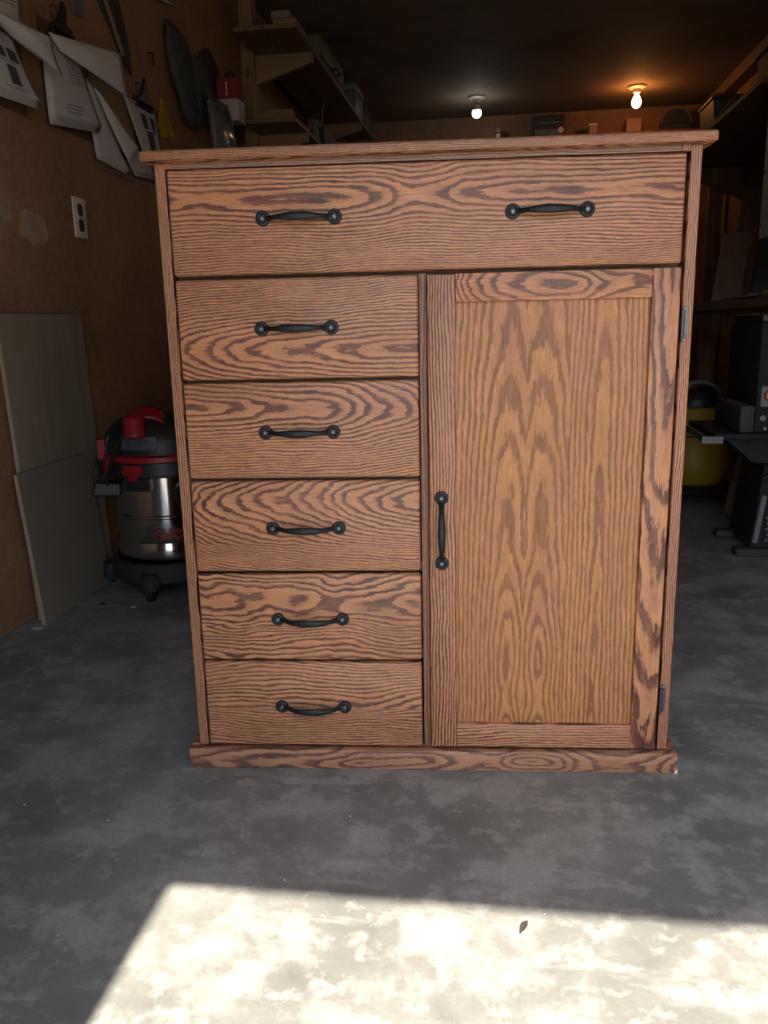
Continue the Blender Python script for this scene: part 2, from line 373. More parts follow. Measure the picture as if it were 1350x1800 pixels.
FRONT = -.004
drawers = [   # x0, x1, z0, z1, handles, material
 (-.4535, .4495, .9770, 1.1585, [(-.220, 1.072), (.220, 1.071)],
  oak('oak_drawer_a', True, 1.104, [(0, .001), (.04, .012), (.1, .014), (.2, .005), (.32, .008), (.42, .022), (.5, .034), (.58, .022), (.66, .012), (.76, .008), (.88, .010), (1, .004)], (-.455, .455), 118, 3.1, pw=1.5, wob=.75)),
 (-.4525, -.0105, .7895, .9705, [(-.2325, .8815)],
  oak('oak_drawer_b', True, .842, [(0, .062), (.2, .047), (.4, .034), (.62, .024), (.8, .012), (1, .001)], (-.455, -.01), 112, 11.7, pw=1.5, wob=.9)),
 (-.4525, -.0110, .6030, .7845, [(-.2355, .691)],
  oak('oak_drawer_c', True, .738, [(0, .0), (.2, .016), (.36, .030), (.5, .036), (.66, .042), (.8, .058), (1, .074)], (-.455, -.01), 104, 22.4, pw=1.5, wob=1.0)),
 (-.4525, -.0115, .4175, .5980, [(-.2315, .5055)],
  oak('oak_drawer_d', True, .556, [(0, .108), (.15, .092), (.35, .078), (.55, .064), (.7, .048), (.85, .030), (1, .010)], (-.455, -.01), 98, 33.9, pw=1.5, wob=1.2)),
 (-.4525, -.0115, .2325, .4130, [(-.231, .320)],
  oak('oak_drawer_e', True, .362, [(0, .022), (.5, .040), (1, .028)], (-.455, -.01), 88, 41.7, pw=1.3, wob=2.6, seam=(.306, .20))),
 (-.4525, -.0120, .0445, .2280, [(-.2325, .1325)],
  oak('oak_drawer_f', True, .098, [(0, .030), (.4, .022), (.7, .036), (1, .020)], (-.455, -.01), 88, 58.6, pw=1.4, wob=1.5, seam=(.128, -.04))),
]
for i, (x0, x1, z0, z1, hs, m) in enumerate(drawers):
    d = B().box((x0, FRONT, z0), (x1, .0125, z1), .0055, 3).build('drawer', m, CH)
    for hx, hz in hs: put_handle(d, hx, hz, FRONT)

# the door: recessed panel with stiles and rails
O_PAN = oak('oak_door_panel', False, .18, [(0, .002), (.08, .014), (.16, .008), (.3, .020), (.45, .034), (.58, .038), (.75, .050), (1, .066)], (.09, .93), 112, 71.2,
            light=PAN_L, dark=PAN_D, mirror=(.186, .030), wob=.45, seam=(.262, .29, 1))
door = B().box((.050, .004, .090), (.409, .010, .930)).build('door', O_PAN, CH, smooth=0)
DF = -.007
O_S1 = oak('oak_stile_a', False, -.6, [(0, .10), (.05, .03), (1, .05)], (.04, .98), 175, 81.4, wob=.7, raise_=.04)
B().box((.0055, DF, .0475), (.0562, .012, .9690), .0025, 2).build('stile', O_S1, door)
O_S2 = oak('oak_stile_b', False, .437, [(0, .092), (.15, .076), (.3, .054), (.5, .040), (.68, .022), (.85, .012), (1, .008)], (.04, .98), 72, 92.7, wob=.9)
B().box((.4010, DF, .0475), (.4500, .012, .9705), .0025, 2).build('stile', O_S2, door)
O_R1 = oak('oak_door_rail_a', True, .945, [(0, .075), (.12, .052), (.35, .030), (.6, .022), (.8, .045), (1, .05)], (.056, .40), 95, 101.5, pw=1.4, wob=1.2)
B().box((.0562, DF+.0006, .9205), (.4010, .012, .9700), .0016, 2).build('rail', O_R1, door)
O_R2 = oak('oak_door_rail_b', True, .3, [(0, .05), (1, .07)], (.056, .40), 170, 113.8, wob=.9)
B().box((.0562, DF+.0006, .0480), (.4010, .012, .0975), .0016, 2).build('rail', O_R2, door)
put_handle(door, .0290, .4990, DF, True)
# hinges: leaf screwed to the carcass edge, barrel at the door's side
for zt, zb in ((.906, .841), (.185, .119)):
    zc = (zt+zb)/2; hh = (zt-zb)/2; arc = []
    for k in range(13):
        a = math.pi*k/12; arc.append((.0095*math.sin(a)**.7, -hh*math.cos(a)))
    lf = B().prism([(0, -hh)]+arc[1:-1]+[(0, hh)], (.4575, -.0002, zc), (1, 0, 0), (0, 0, 1), .0016).build('hinge', STEEL, CH, bev=.0004)
    lf['label'] = 'worn grey steel door hinge'
    b = B()
    for a, c_ in ((-.024, -.0155), (-.0148, .0148), (.0155, .024)): b.cyl((.4565, -.0045, zc+a), (.4565, -.0045, zc+c_), .0036, n=14)
    b.build('hinge_barrel', STEEL, lf)
    for s in (-1, 1): B().cyl((.4605, -.0018, zc+s*.0275), (.4605, -.0032, zc+s*.0275), .0022, n=10).build('hinge_screw', IRON_S, lf)

# ------------------------------------------------------------------ ceiling lamps
def lamp(x, y, col, strength, label, led=False):
    L = thing('ceiling_lamp', label, 'lamp', (x, y, ZC))
    B().lathe([(.072, 0), (.072, -.012), (.060, -.020), (.036, -.026), (.030, -.052), (.022, -.055)], n=32).build('lampholder', PORC, L)
    t = NT('glowing_bulb'); t.b.inputs['Emission Color'].default_value = col; t.b.inputs['Emission Strength'].default_value = strength
    t.fin((.8, .8, .8, 1), .3)
    if led:     # plastic collar above a glowing dome
        B().lathe([(.014, -.050), (.018, -.060), (.030, -.085), (.037, -.104), (.037, -.108)], n=24).build('bulb_collar', WHITEP, L)
        B().lathe([(.037, -.1085), (.041, -.125), (.039, -.142), (.030, -.158), (.015, -.168), (.001, -.171)], n=24).build('bulb', t.m, L)
    else: B().lathe([(.014, -.050), (.018, -.066), (.031, -.090), (.040, -.116), (.040, -.136), (.032, -.156), (.016, -.168), (.001, -.171)], n=24).build('bulb', t.m, L)
    B().tube([(.05, .0, -.02), (.05, .0, -.05)], .0015, 6).build('pull_chain', IRON_S, L)
lamp(-.193, 7.59, (1, .97, .86, 1), 20, 'white glowing bulb in round porcelain lampholder on dark ceiling', True)
lamp(1.116, 7.553, (1, .36, .09, 1), 36, 'orange glowing pear bulb in lampholder on dark ceiling')

# ------------------------------------------------------------------ things on the left wall
outlet = thing('wall_outlet', 'ivory duplex outlet plate on the brown plywood wall', 'outlet', (XL, 2.856, 1.27))
B().box((0, -.045, -.068), (.006, .045, .068), .003, 2).build('cover_plate', IVORY, outlet)
for s in (-1, 1):
    r_ = B().prism([(-.017, -.010), (-.012, -.020), (.012, -.020), (.017, -.010), (.017, .010), (.012, .020), (-.012, .020), (-.017, .010)], (.0055, 0, s*.026), (0, 1, 0), (0, 0, 1), .002).build('receptacle', plain('brown_bakelite', (.02, .016, .014), .4), outlet)
    for q in (-1, 1): B().box((.0075, q*.006-.001, s*.026-.004), (.0082, q*.006+.001, s*.026+.004)).build('slot', BLACK, r_)
B().cyl((.005, 0, 0), (.0075, 0, 0), .003, n=10).build('plate_screw', IRON_S, outlet)

def bil(c, bow=0., curl=0.):
    c = [Vector(p) for p in c]
    def P(u, v):
        p = (c[0]*(1-u)+c[1]*u)*(1-v) + (c[3]*(1-u)+c[2]*u)*v
        p.x += bow*math.sin(math.pi*u)*math.sin(math.pi*min(1, v*1.0)) + curl*(v**3)
        return p
    return P
def sheet(name, label, cat, c, bow=0., curl=0., mat=None, photos=(), lines=(), holes=(), group=None, under=0):
    cs = [Vector(p) for p in c]; o0 = (cs[2]+cs[3])/2
    P0 = bil(c, bow, curl)
    def P(u, v): return P0(u, v) - o0
    o = B().grid(P, 10, 12).build(name, mat or PAPER, smooth=60, solid=.0012, loc=o0)
    tag(o, label, cat, group)
    rr = random.Random(len(label))
    for k in range(under):   # the sheets below, fanned a little
        dy, dz, a = rr.uniform(-.006, .010), -.004*(k+1), rr.uniform(-.01, .01)
        B().grid(lambda u, v: P(u, v)+Vector((-.0022*(k+1), dy*v+a*v, dz*v)), 6, 8).build('sheet', PAPER2 if k % 2 else PAPER, o, smooth=60, solid=.0012)
    def on(u, v):   # a hair above the printed side of the page
        e = .01; n = (P(u+e, v)-P(u-e, v)).cross(P(u, v+e)-P(u, v-e)).normalized()
        if n.dot(Vector((0, 0, CAM_Z))-o0) < 0: n = -n
        return P(u, v) + n*.0014
    for (a, b, p, q) in photos:
        B().grid(lambda u, v: on(a+(b-a)*u, p+(q-p)*v), 6, 6).build('printed_photo', INK, o, smooth=60)
    if lines:
        b_ = B()
        for (a, b, p, q) in lines: b_.grid(lambda u, v: on(a+(b-a)*u, p+(q-p)*v), 6, 1)
        b_.build('printed_lines', INKT, o, smooth=60, kind='stuff')
    for (a, p) in holes:
        B().grid(lambda u, v: on(a+.022*(u-.5), p+.06*(v-.5)), 3, 3).build('punch_hole', INK, o, smooth=60)
    return o
def text_lines(u0, u1, v0, v1, n, seed=1):
    rr = random.Random(seed); return [(u0, u0+(u1-u0)*rr.uniform(.6, 1), v0+(v1-v0)*i/n, v0+(v1-v0)*(i+.32)/n) for i in range(n)]

def clipboard(label, y0, y1, z0, z1, mat, clip_y, clip=True, tilt=0.):
    T = thing('clipboard', label, 'clipboard', (XL, (y0+y1)/2, z0)); T.rotation_euler = (tilt, 0, 0); w_ = (y1-y0)/2; h_ = z1-z0
    B().box((.001, -w_, 0), (.005, w_, h_), .0015, 1).build('board', mat, T)
    if clip:
        cy = clip_y-(y0+y1)/2; k = B()
        k.prism([(-.075, -.03), (.075, -.03), (.06, .012), (.022, .022), (.03, .075), (.012, .088), (-.006, .055), (-.03, .018), (-.065, .004)], (.030, cy, h_-.02), (0, 1, 0), (0, 0, 1), .012)
        k.box((.0305, cy-.07, h_-.05), (.042, cy+.07, h_-.025), .002, 1)
        k.build('clip', BLACK, T, bev=.002)
        pts = [(.03, cy-.035+.022*math.cos(a), h_+.022+.022*math.sin(a)) for a in [2*math.pi*i/14 for i in range(15)]]
        B().tube(pts, .0025, 6, caps=False).build('hanging_ring', STEEL, T)
clipboard('brown clipboard at the photo\'s left edge under the photo-printed pages', 2.32, 2.585, 1.535, 1.84, HARDBOARD, 2.40, clip=False)
clipboard('brown hardboard clipboard with large black clip, second from the left edge', 2.695, 3.02, 1.545, 1.865, HARDBOARD, 2.80)
clipboard('pale tan clipboard partly hidden behind the folded page', 3.03, 3.37, 1.463, 1.79, TANBOARD, 3.1, clip=False)
clipboard('dark clipboard with black clip just above the chest\'s top corner', 3.385, 3.64, 1.49, 1.80, HARDBOARD, 3.43)
sheet('note_sheet', 'cream notes pinned in the top left corner', 'paper', [(-1.449, 2.474, 1.883), (-1.443, 2.593, 1.903), (-1.435, 2.57, 1.792), (-1.449, 2.453, 1.788)], .01, mat=PAPER2, lines=text_lines(.1, .9, .1, .7, 6), under=2)
sheet('paper_stack', 'stack of pages printed with two dark photos at the left edge', 'paper', [(-1.425, 2.279, 1.729), (-1.42, 2.491, 1.729), (-1.395, 2.538, 1.564), (-1.42, 2.297, 1.558)], .012, .02,
      photos=[(.42, .56, .28, .46), (.62, .86, .27, .47), (.50, .70, .56, .86)], lines=text_lines(.35, .9, .08, .24, 4, 3)+text_lines(.35, .9, .5, .55, 1, 4)+text_lines(.35, .85, .9, .97, 2, 5), under=5)
sheet('loose_page', 'blank page flipped up and curling in front of the leftmost clipboard', 'paper', [(-1.405, 2.332, 1.762), (-1.345, 2.578, 1.751), (-1.365, 2.629, 1.665), (-1.41, 2.465, 1.715)], .025, .015, under=1)
sheet('paper_stack', 'thick stack of text pages on the second clipboard', 'paper', [(-1.428, 2.694, 1.801), (-1.428, 2.893, 1.824), (-1.400, 2.966, 1.586), (-1.420, 2.66, 1.551)], .012, .008,
      lines=text_lines(.45, .9, .16, .55, 11, 6)+text_lines(.3, .75, .8, .93, 3, 9), under=5)
sheet('loose_page', 'blank punched page flipped sideways out of the second clipboard', 'paper', [(-1.422, 2.709, 1.812), (-1.325, 3.025, 1.832), (-1.335, 3.084, 1.705), (-1.405, 2.741, 1.765)], .02, 0,
      holes=[(.40, .10), (.88, .10)])
sheet('paper_stack', 'blank pages hanging down over the tan clipboard', 'paper', [(-1.435, 2.976, 1.749), (-1.43, 3.005, 1.732), (-1.400, 3.176, 1.468), (-1.425, 2.966, 1.495)], .010, .01, under=3)
sheet('loose_page', 'torn-edged page folded diagonally across the tan clipboard', 'paper', [(-1.412, 2.975, 1.718), (-1.392, 2.982, 1.696), (-1.360, 3.180, 1.552), (-1.376, 3.122, 1.496)], .006, .01, mat=PAPER2, under=1)
sheet('printed_page', 'page with four dark photos above the chest\'s left corner', 'paper', [(-1.430, 3.262, 1.763), (-1.430, 3.565, 1.775), (-1.422, 3.571, 1.61), (-1.430, 3.393, 1.58)], .008, .004,
      photos=[(.34, .52, .22, .52), (.66, .84, .24, .50), (.40, .68, .56, .98), (.72, .80, .5, .60)], lines=text_lines(.2, .8, .06, .15, 3, 11), under=1)
sheet('paper_stack', 'small stack of page corners poking out beside the chest top', 'paper', [(-1.435, 3.223, 1.567), (-1.435, 3.433, 1.589), (-1.425, 3.49, 1.506), (-1.425, 3.286, 1.489)], .01, .004, under=3)

# hanging tools and packets, nearer to farther
b = B().prism([(0, 0), (.075, .015), (.085, .12), (.0, .12)], (XL+.004, 2.945, 1.94), (0, 1, 0), (0, 0, 1), .006)
tag(b.build('grey_strip', GREY, bev=.001, smooth=0), 'blue-grey strip hanging at the photo\'s upper left', 'strip')
T = thing('tool_packet', 'long dark packet with a pale blade hanging left of the magazine', 'packet', (XL, 3.26, 1.86))
B().prism([(-.12, .20), (.05, .25), (.11, .12), (.125, .0), (.06, .04), (-.02, .12)], (.004, 0, 0), (0, 1, 0), (0, 0, 1), .012).build('backing_card', DGREY, T, bev=.001, smooth=0)
B().prism([(-.09, .21), (-.06, .215), (.055, .055), (.035, .05)], (.016, 0, 0), (0, 1, 0), (0, 0, 1), .004).build('blade', TANBOARD, T, smooth=0)
b = B(); b.grid(lambda u, v: (XL+.004+.03*v*v, 3.56+.27*u+.02*v, 2.30-.085*v+.05*u), 8, 6)
m_ = b.build('magazine', PAPER2, solid=.004, smooth=60); tag(m_, 'curled printed magazine hanging at the top edge', 'magazine')
B().grid(lambda u, v: (XL+.0085+.03*(.25+.6*v)**2, 3.56+.27*(.3+.6*u)+.02*(.25+.6*v), 2.30-.085*(.25+.6*v)+.05*(.3+.6*u)), 4, 4).build('printed_photo', plain('magazine_print', (.10, .05, .045), .6, 0, .6, 40), m_, smooth=60)
T = thing('push_stick', 'yellow forked plastic push stick hanging on wall', 'tool', (XL, 3.70, 1.70))
B().prism([(-.02, .155), (.0, .135), (.10, .018), (.078, .012), (.012, .10), (.03, .055), (.035, .01), (-.03, -.005), (-.072, .035), (-.03, .12)], (.003, 0, 0), (0, 1, 0), (0, 0, 1), .012).build('fork', YEL, T, bev=.001, smooth=0)
b = B().cyl((XL-.005, 3.585, 2.005), (XL+.03, 3.585, 2.0), .003, n=8).box((XL+.022, 3.580, 1.955), (XL+.028, 3.590, 2.004))
tag(b.build('wall_hook', BLACK), 'small dark hook screwed into bare plywood', 'hook')
# limp grey cloth
def lump(path, prof, n=20, seed=1, rough=.18):
    rr = random.Random(seed); b = B(); rings = []
    for (p, (rx, rz)) in zip(path, prof):
        p = Vector(p); ring = []
        for i in range(n):
            a = 2*math.pi*i/n; k = 1+rough*math.sin(3*a+p.z*40+seed)+rr.uniform(-rough, rough)*.4
            ring.append(b.bm.verts.new(p+Vector((max(-.02, rx*math.cos(a)*k), rz*math.sin(a)*k, 0))))
        rings.append(ring)
    b.skin(rings); return b
T = thing('grey_cloth', 'dark grey limp cloth piece hanging on the wall', 'cloth', (XL, 3.95, 1.82))
lump([(.03, -.13, .36), (.035, -.10, .32), (.04, -.08, .24), (.045, -.06, .14), (.045, .0, .05), (.035, .02, .0), (.03, .03, -.02)], [(.012, .09), (.02, .13), (.022, .14), (.025, .13), (.024, .12), (.02, .10), (.008, .06)], seed=3).build('main_fold', CLOTH, T, smooth=80)
lump([(.05, .10, .30), (.055, .13, .26), (.06, .15, .16), (.055, .13, .06), (.05, .11, .0)], [(.01, .06), (.02, .10), (.024, .12), (.02, .11), (.008, .07)], seed=9).build('side_fold', CLOTH, T, smooth=80)
t = NT('clear_plastic'); t.b.inputs['Transmission Weight'].default_value = .55; t.b.inputs['IOR'].default_value = 1.3
BAGM = t.fin((.30, .33, .32, 1), t.ramp(t.noise(t.pos(), 18, 3), [(.3, .05), (.7, .22)]))
T = thing('plastic_bag', 'clear shiny plastic bag hanging under the grey cloth', 'bag', (XL+.075, 4.13, 1.68))
lump([(.03, .0, .26), (.045, .0, .23), (.055, .0, .14), (.06, .01, .05), (.05, .01, .0)], [(.008, .10), (.03, .15), (.04, .165), (.045, .165), (.03, .15)], seed=4, rough=.08).build('pouch', BAGM, T, smooth=80)
B().box((.02, -.15, .245), (.04, .15, .275), .003, 1).build('header_card', DGREY, T)
DISC = plain('abrasive_disc', (.050, .022, .020), .8, 0, .25, 60)
for y, z, lb in ((4.36, 2.05, 'dark red round abrasive disc left of the red and white carton'), (4.745, 2.05, 'dark red round abrasive disc right of the red and white carton')):
    T = thing('abrasive_disc', lb, 'disc', (XL, y, z-.2), group='abrasive discs on the left wall')
    B().cyl((.004, 0, .2), (.010, 0, .2), .19, n=48).build('disc', DISC, T)
    B().cyl((.010, 0, .2), (.014, 0, .2), .035, n=24).build('centre_label', plain('disc_label', (.14, .04, .04), .7), T)
T = thing('carton', 'red and white cardboard carton hanging beside the post', 'box', (XL+.02, 4.47, 1.92), R(0))
B().box((0, -.055, 0), (.11, .055, .105), .002, 1).build('white_half', WHITEP, T)
B().box((.0, -.0551, .105), (.11, .0551, .205), .002, 1).build('red_half', plain('red_card', (.22, .03, .035), .7), T)
B().box((.048, -.0563, .12), (.056, -.0553, .185)).build('printed_stripe', IVORY, T); B().box((.050, -.0563, .02), (.055, -.0553, .08)).build('printed_stripe', plain('red_print', (.22, .03, .035), .7), T)
T = thing('scraper', 'small scraper with pale blade under the carton', 'tool', (XL, 4.45, 1.74))
B().cyl((.03, .0, .12), (.03, .02, .17), .035, .03, 20).build('round_head', BLACK, T)
B().prism([(-.02, .12), (.0, .12), (.09, .0), (.06, -.01)], (.015, 0, 0), (0, 1, 0), (0, 0, 1), .01).build('blade', GREY, T, smooth=0)

# ------------------------------------------------------------------ shelf rack on the left wall
S = thing('shelf_rack', 'pine shelf rack with tapered brackets along the left wall', 'shelf', (XL, 5.0, 1.2))
def zz(z): return z-1.2
B().box((.0, -.05, 0), (.075, .05, zz(ZC)-.004), .002, 1).build('post', PINE, S)
B().box((.0, 1.65, 0), (.075, 1.75, zz(ZC)-.004), .002, 1).build('post', PINE, S)
for yy in (0, 1.7):
    B().prism([(.076, zz(2.235)), (.405, zz(2.335)), (.405, zz(2.385)), (.076, zz(2.385))], (0, yy+.02, 0), (1, 0, 0), (0, 0, 1), .04).build('bracket', PINE_X, S, bev=.001, smooth=0)
    B().prism([(.076, zz(1.83)), (.36, zz(1.92)), (.36, zz(1.965)), (.076, zz(1.965))], (0, yy+.02, 0), (1, 0, 0), (0, 0, 1), .04).build('bracket', PINE_X, S, bev=.001, smooth=0)
for q, (x0, x1) in enumerate(((.076, .23), (.236, .41))):
    B().box((x0, -.42, zz(2.386)), (x1, 2.3, zz(2.408)), .001, 1).build('shelf_board', PINE_Y, S, smooth=0)
B().box((.076, -.30, zz(1.966)), (.36, 2.3, zz(1.99)), .001, 1).build('shelf_board', PINE_Y, S, smooth=0)
for yy, z in ((-.051, 2.31), (-.051, 2.28)): B().cyl((.035, yy, zz(z)), (.035, yy-.004, zz(z)), .007, n=10).build('bolt', IRON, S)
for k, (x0, x1, z0, z1, m_) in enumerate(((-1.262, -1.13, 2.409, 2.515, DARKWOOD), (-1.262, -1.128, 2.516, 2.557, TANBOARD), (-1.27, -1.165, 2.558, 2.598, TANBOARD))):
    tag(B().box((x0, 4.95, z0), (x1, 5.2, z1), .002, 1).build('wood_block', m_), ['dark lowest block of the small stack on the pine shelf', 'pale middle block of the small stack on the pine shelf', 'pale topmost block of the small stack on the pine shelf'][k], 'block', 'blocks stacked on the pine shelf')
GREEN = plain('dull_green_plastic', (.10, .125, .075), .6, 0, .12, 8)
T = thing('tool_case', 'dull green plastic tool case on the pine shelf', 'case', (-1.27, 6.0, 2.409))
B().box((-.14, -.42, 0), (.16, .35, .13), .02, 3).build('lower_shell', GREEN, T); B().box((-.14, -.42, .132), (.16, .35, .27), .03, 3).build('lid', GREEN, T)
B().tube([(.16, -.1, .14), (.19, -.1, .14), (.19, .05, .14), (.16, .05, .14)], .008, 8).build('carry_handle', DGREY, T)
for y0, y1, h_, m_, lb in ((6.45, 6.8, .20, GREY, 'grey box behind the green case on the shelf'), (6.85, 7.25, .14, DGREY, 'dark flat box at the far end of the shelf')):
    T = thing('storage_box', lb, 'box', (-1.235, (y0+y1)/2, 2.409)); hw = (y1-y0)/2
    B().box((-.12, -hw, 0), (.19, hw, h_*.75), .006, 2).build('body', m_, T); B().box((-.125, -hw-.005, h_*.75+.001), (.195, hw+.005, h_), .006, 2).build('lid', m_, T)
# offcuts and tools on the lower shelf
for k, (x0, x1, y0, y1, z0, z1, a, m_, lb) in enumerate(((-1.36, -1.13, 4.80, 4.84, 1.991, 2.055, 0, PINE_X, 'short pine offcut at the near end of the lower shelf'),
     (-1.37, -1.15, 5.25, 5.32, 1.991, 2.05, .3, GREY, 'grey lath lying slanted on the lower shelf'), (-1.36, -1.12, 5.6, 6.3, 1.991, 2.13, 0, DGREY, 'long dark case on the lower shelf'))):
    b = B().box((x0, y0, z0), (x1, y1, z1), .003, 1, Matrix.Rotation(a, 3, 'Z') if a else None)
    tag(b.build('offcut' if k < 2 else 'long_case', m_), lb, 'board' if k < 2 else 'case')
T = thing('bar_clamp', 'grey bar clamp lying on the lower shelf', 'clamp', (-1.25, 5.45, 1.991))
B().box((-.10, -.01, .06), (.16, .01, .085), .002, 1, Matrix.Rotation(-.35, 3, 'Y'), (0, 0, .06)).build('bar', GREY, T)
B().box((-.10, -.02, 0), (-.07, .02, .12), .004, 1).build('jaw', GREY, T); B().box((.09, -.02, 0), (.12, .02, .15), .004, 1).build('jaw', GREY, T)
B().tube([(.12, 0, .10), (.15, 0, .13), (.155, 0, .20), (.17, 0, .26)], .004, 8).build('spindle', STEEL, T)

# ------------------------------------------------------------------ plywood offcuts leaning on the left wall
PLY = wood('pale_plywood', (.27, .215, .15, 1), (.19, .15, .105, 1), 2, .7, .35, 3)
PLY2 = plain('grey_hardwood_ply', (.205, .168, .125), .7, 0, .08, 3)
PLYE = wood('plywood_edge', (.36, .29, .20, 1), (.24, .18, .12, 1), 1, .8, 3)
def lean(name, label, y0, y1, L, x_bot, x_top, th, m, skew=0.):
    h = math.sqrt(L*L-(x_bot-x_top)**2)
    T = thing(name, label, 'plywood', (x_bot, (y0+y1)/2, 0)); T.rotation_euler = (skew, -math.asin((x_bot-x_top)/L), 0); hw = (y1-y0)/2
    B().box((-th, -hw, .0), (0, hw, L), .0008, 1).build('face_veneer', m, T, smooth=0)
    B().box((-th, -hw-.0012, .001), (-.0005, -hw, L-.001)).build('sawn_edge', PLYE, T, smooth=0)
lean('plywood_sheet', 'tall pale plywood sheet leaning on wall behind the shorter sheet', 2.265, 2.765, .94, -1.410, -1.437, .012, PLY)
lean('plywood_sheet', 'short grey plywood sheet leaning in front of the taller sheet', 2.225, 2.66, .475, -1.374, -1.410, .012, PLY2, 0)

# ------------------------------------------------------------------ steel shop vacuum
V = thing('shop_vacuum', 'stainless steel shop vacuum with black and red lid beside the chest', 'vacuum', (-1.140, 2.675, 0), R(23))
t = NT('brushed_stainless'); s_ = t.new('ShaderNodeSeparateXYZ'); t.l(t.pos(), s_.inputs[0])
nn = t.noise(t.vec(t.math('MULTIPLY', s_.outputs[0], 3.), t.math('MULTIPLY', s_.outputs[1], 3.), t.math('MULTIPLY', s_.outputs[2], 260.)), 1, 2)
SS = t.fin((.50, .48, .46, 1), t.math('MULTIPLY_ADD', nn, .08, .07), 1.0)
TR = .176
tank = B().lathe([(.12, .085), (.150, .092), (.162, .112), (TR-.001, .135), (TR, .182), (TR-.003, .186), (TR-.003, .190), (TR, .194), (TR, .270), (TR+.004, .274), (TR+.004, .280), (TR, .284), (TR, .412)], n=64).build('tank', SS, V, smooth=40)
dl = B().lathe([(.15, .045), (.19, .047), (.205, .060), (.205, .100), (.196, .118), (.182, .120), (.178, .100), (.10, .084)], n=40)
dl.build('dolly', BLACK_D, V)
for k in range(5):
    a = R(-112+72*k); ca, sa = math.cos(a), math.sin(a); rc_ = .205
    f_ = B().cyl((rc_*ca, rc_*sa, .040), (rc_*ca, rc_*sa, .095), .032, .028, 20).box((ca*.20-.03, sa*.20-.03, .05), (ca*.20+.03, sa*.20+.03, .082), .01, 2).build('dolly_lobe', BLACK_D, V)
    B().cyl((rc_*ca-.011*sa, rc_*sa+.011*ca, .0235), (rc_*ca+.011*sa, rc_*sa-.011*ca, .0235), .0235, n=20).cyl((rc_*ca, rc_*sa, .022), (rc_*ca, rc_*sa, .045), .015, .02, 14).build('caster', BLACK, V)
B().lathe([(TR-.01, .411), (TR+.020, .413), (TR+.022, .427), (TR+.018, .440), (TR+.014, .454), (TR+.014, .460)], n=56).build('lid_rim', BLACK, V)
B().lathe([(TR+.014, .461), (TR+.024, .464), (TR+.023, .480), (TR+.012, .486)], n=56).build('red_band', REDP, V)
hd = B().lathe([(TR+.018, .485), (TR+.018, .520), (TR+.008, .550), (TR-.018, .578), (TR-.050, .598), (.06, .606), (.001, .608)], n=56, sx=1.0, sy=.95).build('motor_head', BLACK, V)
# carrying handle: a broad red arch with a front foot
def arch(u, v):
    a = math.pi*(.03+.94*u); x = -.045-.060*math.cos(a); z = .560+.072*math.sin(a)**.6
    return Vector((x, -.125+.03*math.sin(a)+(v-.5)*.06, z-.03*(1-v)))
B().grid(arch, 20, 6).build('carry_handle', REDP, V, smooth=60, solid=.014)
B().grid(lambda u, v: Vector((-.115+.062*u, -.172-.010*math.sin(math.pi*u)+.030*v, .545+.068*v)), 6, 6).build('handle_foot', REDP, V, smooth=60, solid=.012)
def on_cyl(r, ang, z, lean_=0.): return Vector((r*math.sin(ang), -r*math.cos(ang), z))
def curved_plate(r0, a0, a1, z0, z1, th, dr=0.):
    b = B(); n = 8; g = []
    for side in (0, th):
        g.append([[b.bm.verts.new(on_cyl(r0+side+dr*j, a0+(a1-a0)*i/n, z0+(z1-z0)*j)) for j in (0, 1)] for i in range(n+1)])
    for i in range(n):
        for q in (0, 1): b.bm.faces.new((g[q][i][0], g[q][i+1][0], g[q][i+1][1], g[q][i][1]))
        for j in (0, 1): b.bm.faces.new((g[0][i][j], g[0][i+1][j], g[1][i+1][j], g[1][i][j]))
    for i in (0, n): b.bm.faces.new((g[0][i][0], g[0][i][1], g[1][i][1], g[1][i][0]))
    return b
lt = curved_plate(TR+.016, R(-41), R(-21), .424, .456, .012).build('latch', REDP, V); curved_plate(TR+.014, R(-36), R(-26), .406, .424, .012).build('latch_tongue', REDP, lt)
curved_plate(TR-.002, R(-40), R(-15), .372, .411, .026).build('latch_base', BLACK, V)
curved_plate(TR+.016, R(-92), R(-78), .465, .530, .024).build('side_catch', REDP, V)
curved_plate(TR+.016, R(-76), R(-66), .420, .470, .012).build('side_catch', REDP, V)
pt = curved_plate(TR+.0190, R(-42), R(-6), .506, .548, .002, -.009).build('rating_plate', plain('slate_label', (.055, .062, .085), .5, 0, .35, 70), V)
# moulded power-cord bracket, cord and side handle
B().prism([(-.06, 0), (.055, -.012), (.068, -.055), (-.075, -.045)], (-.165, -.09, .395), (1, 0, 0), (0, 0, 1), -.07).build('side_handle', BLACK, V, bev=.004)
c0 = [on_cyl(TR*.72, R(-34), .592), on_cyl(TR+.012, R(-40), .560), on_cyl(TR+.032, R(-47), .50), on_cyl(TR+.038, R(-56), .44), on_cyl(TR+.034, R(-64), .385)]
B().tube(c0, .0055, 8).build('power_cord', BLACK, V)
B().tube([on_cyl(TR+.045, R(-86), .470), on_cyl(TR+.045, R(-82), .44), on_cyl(TR+.035, R(-76), .41)], .006, 8).build('power_cord', BLACK, V)
B().tube([on_cyl(TR+.035, R(-79), .408), on_cyl(TR+.035, R(-72), .403)], [.014, .016], 10).build('plug', BLACK, V)
hp = B(); a_ = R(24)
for r_, d0, d1 in ((.052, -.01, .012), (.044, .012, .03), (.036, .03, .045)):
    o_ = Vector((math.sin(a_), -math.cos(a_), 0)); hp.cyl(o_*(TR+d0)+Vector((0, 0, .350)), o_*(TR+d1)+Vector((0, 0, .350)), r_, n=28)
hp.build('hose_port', BLACK, V)
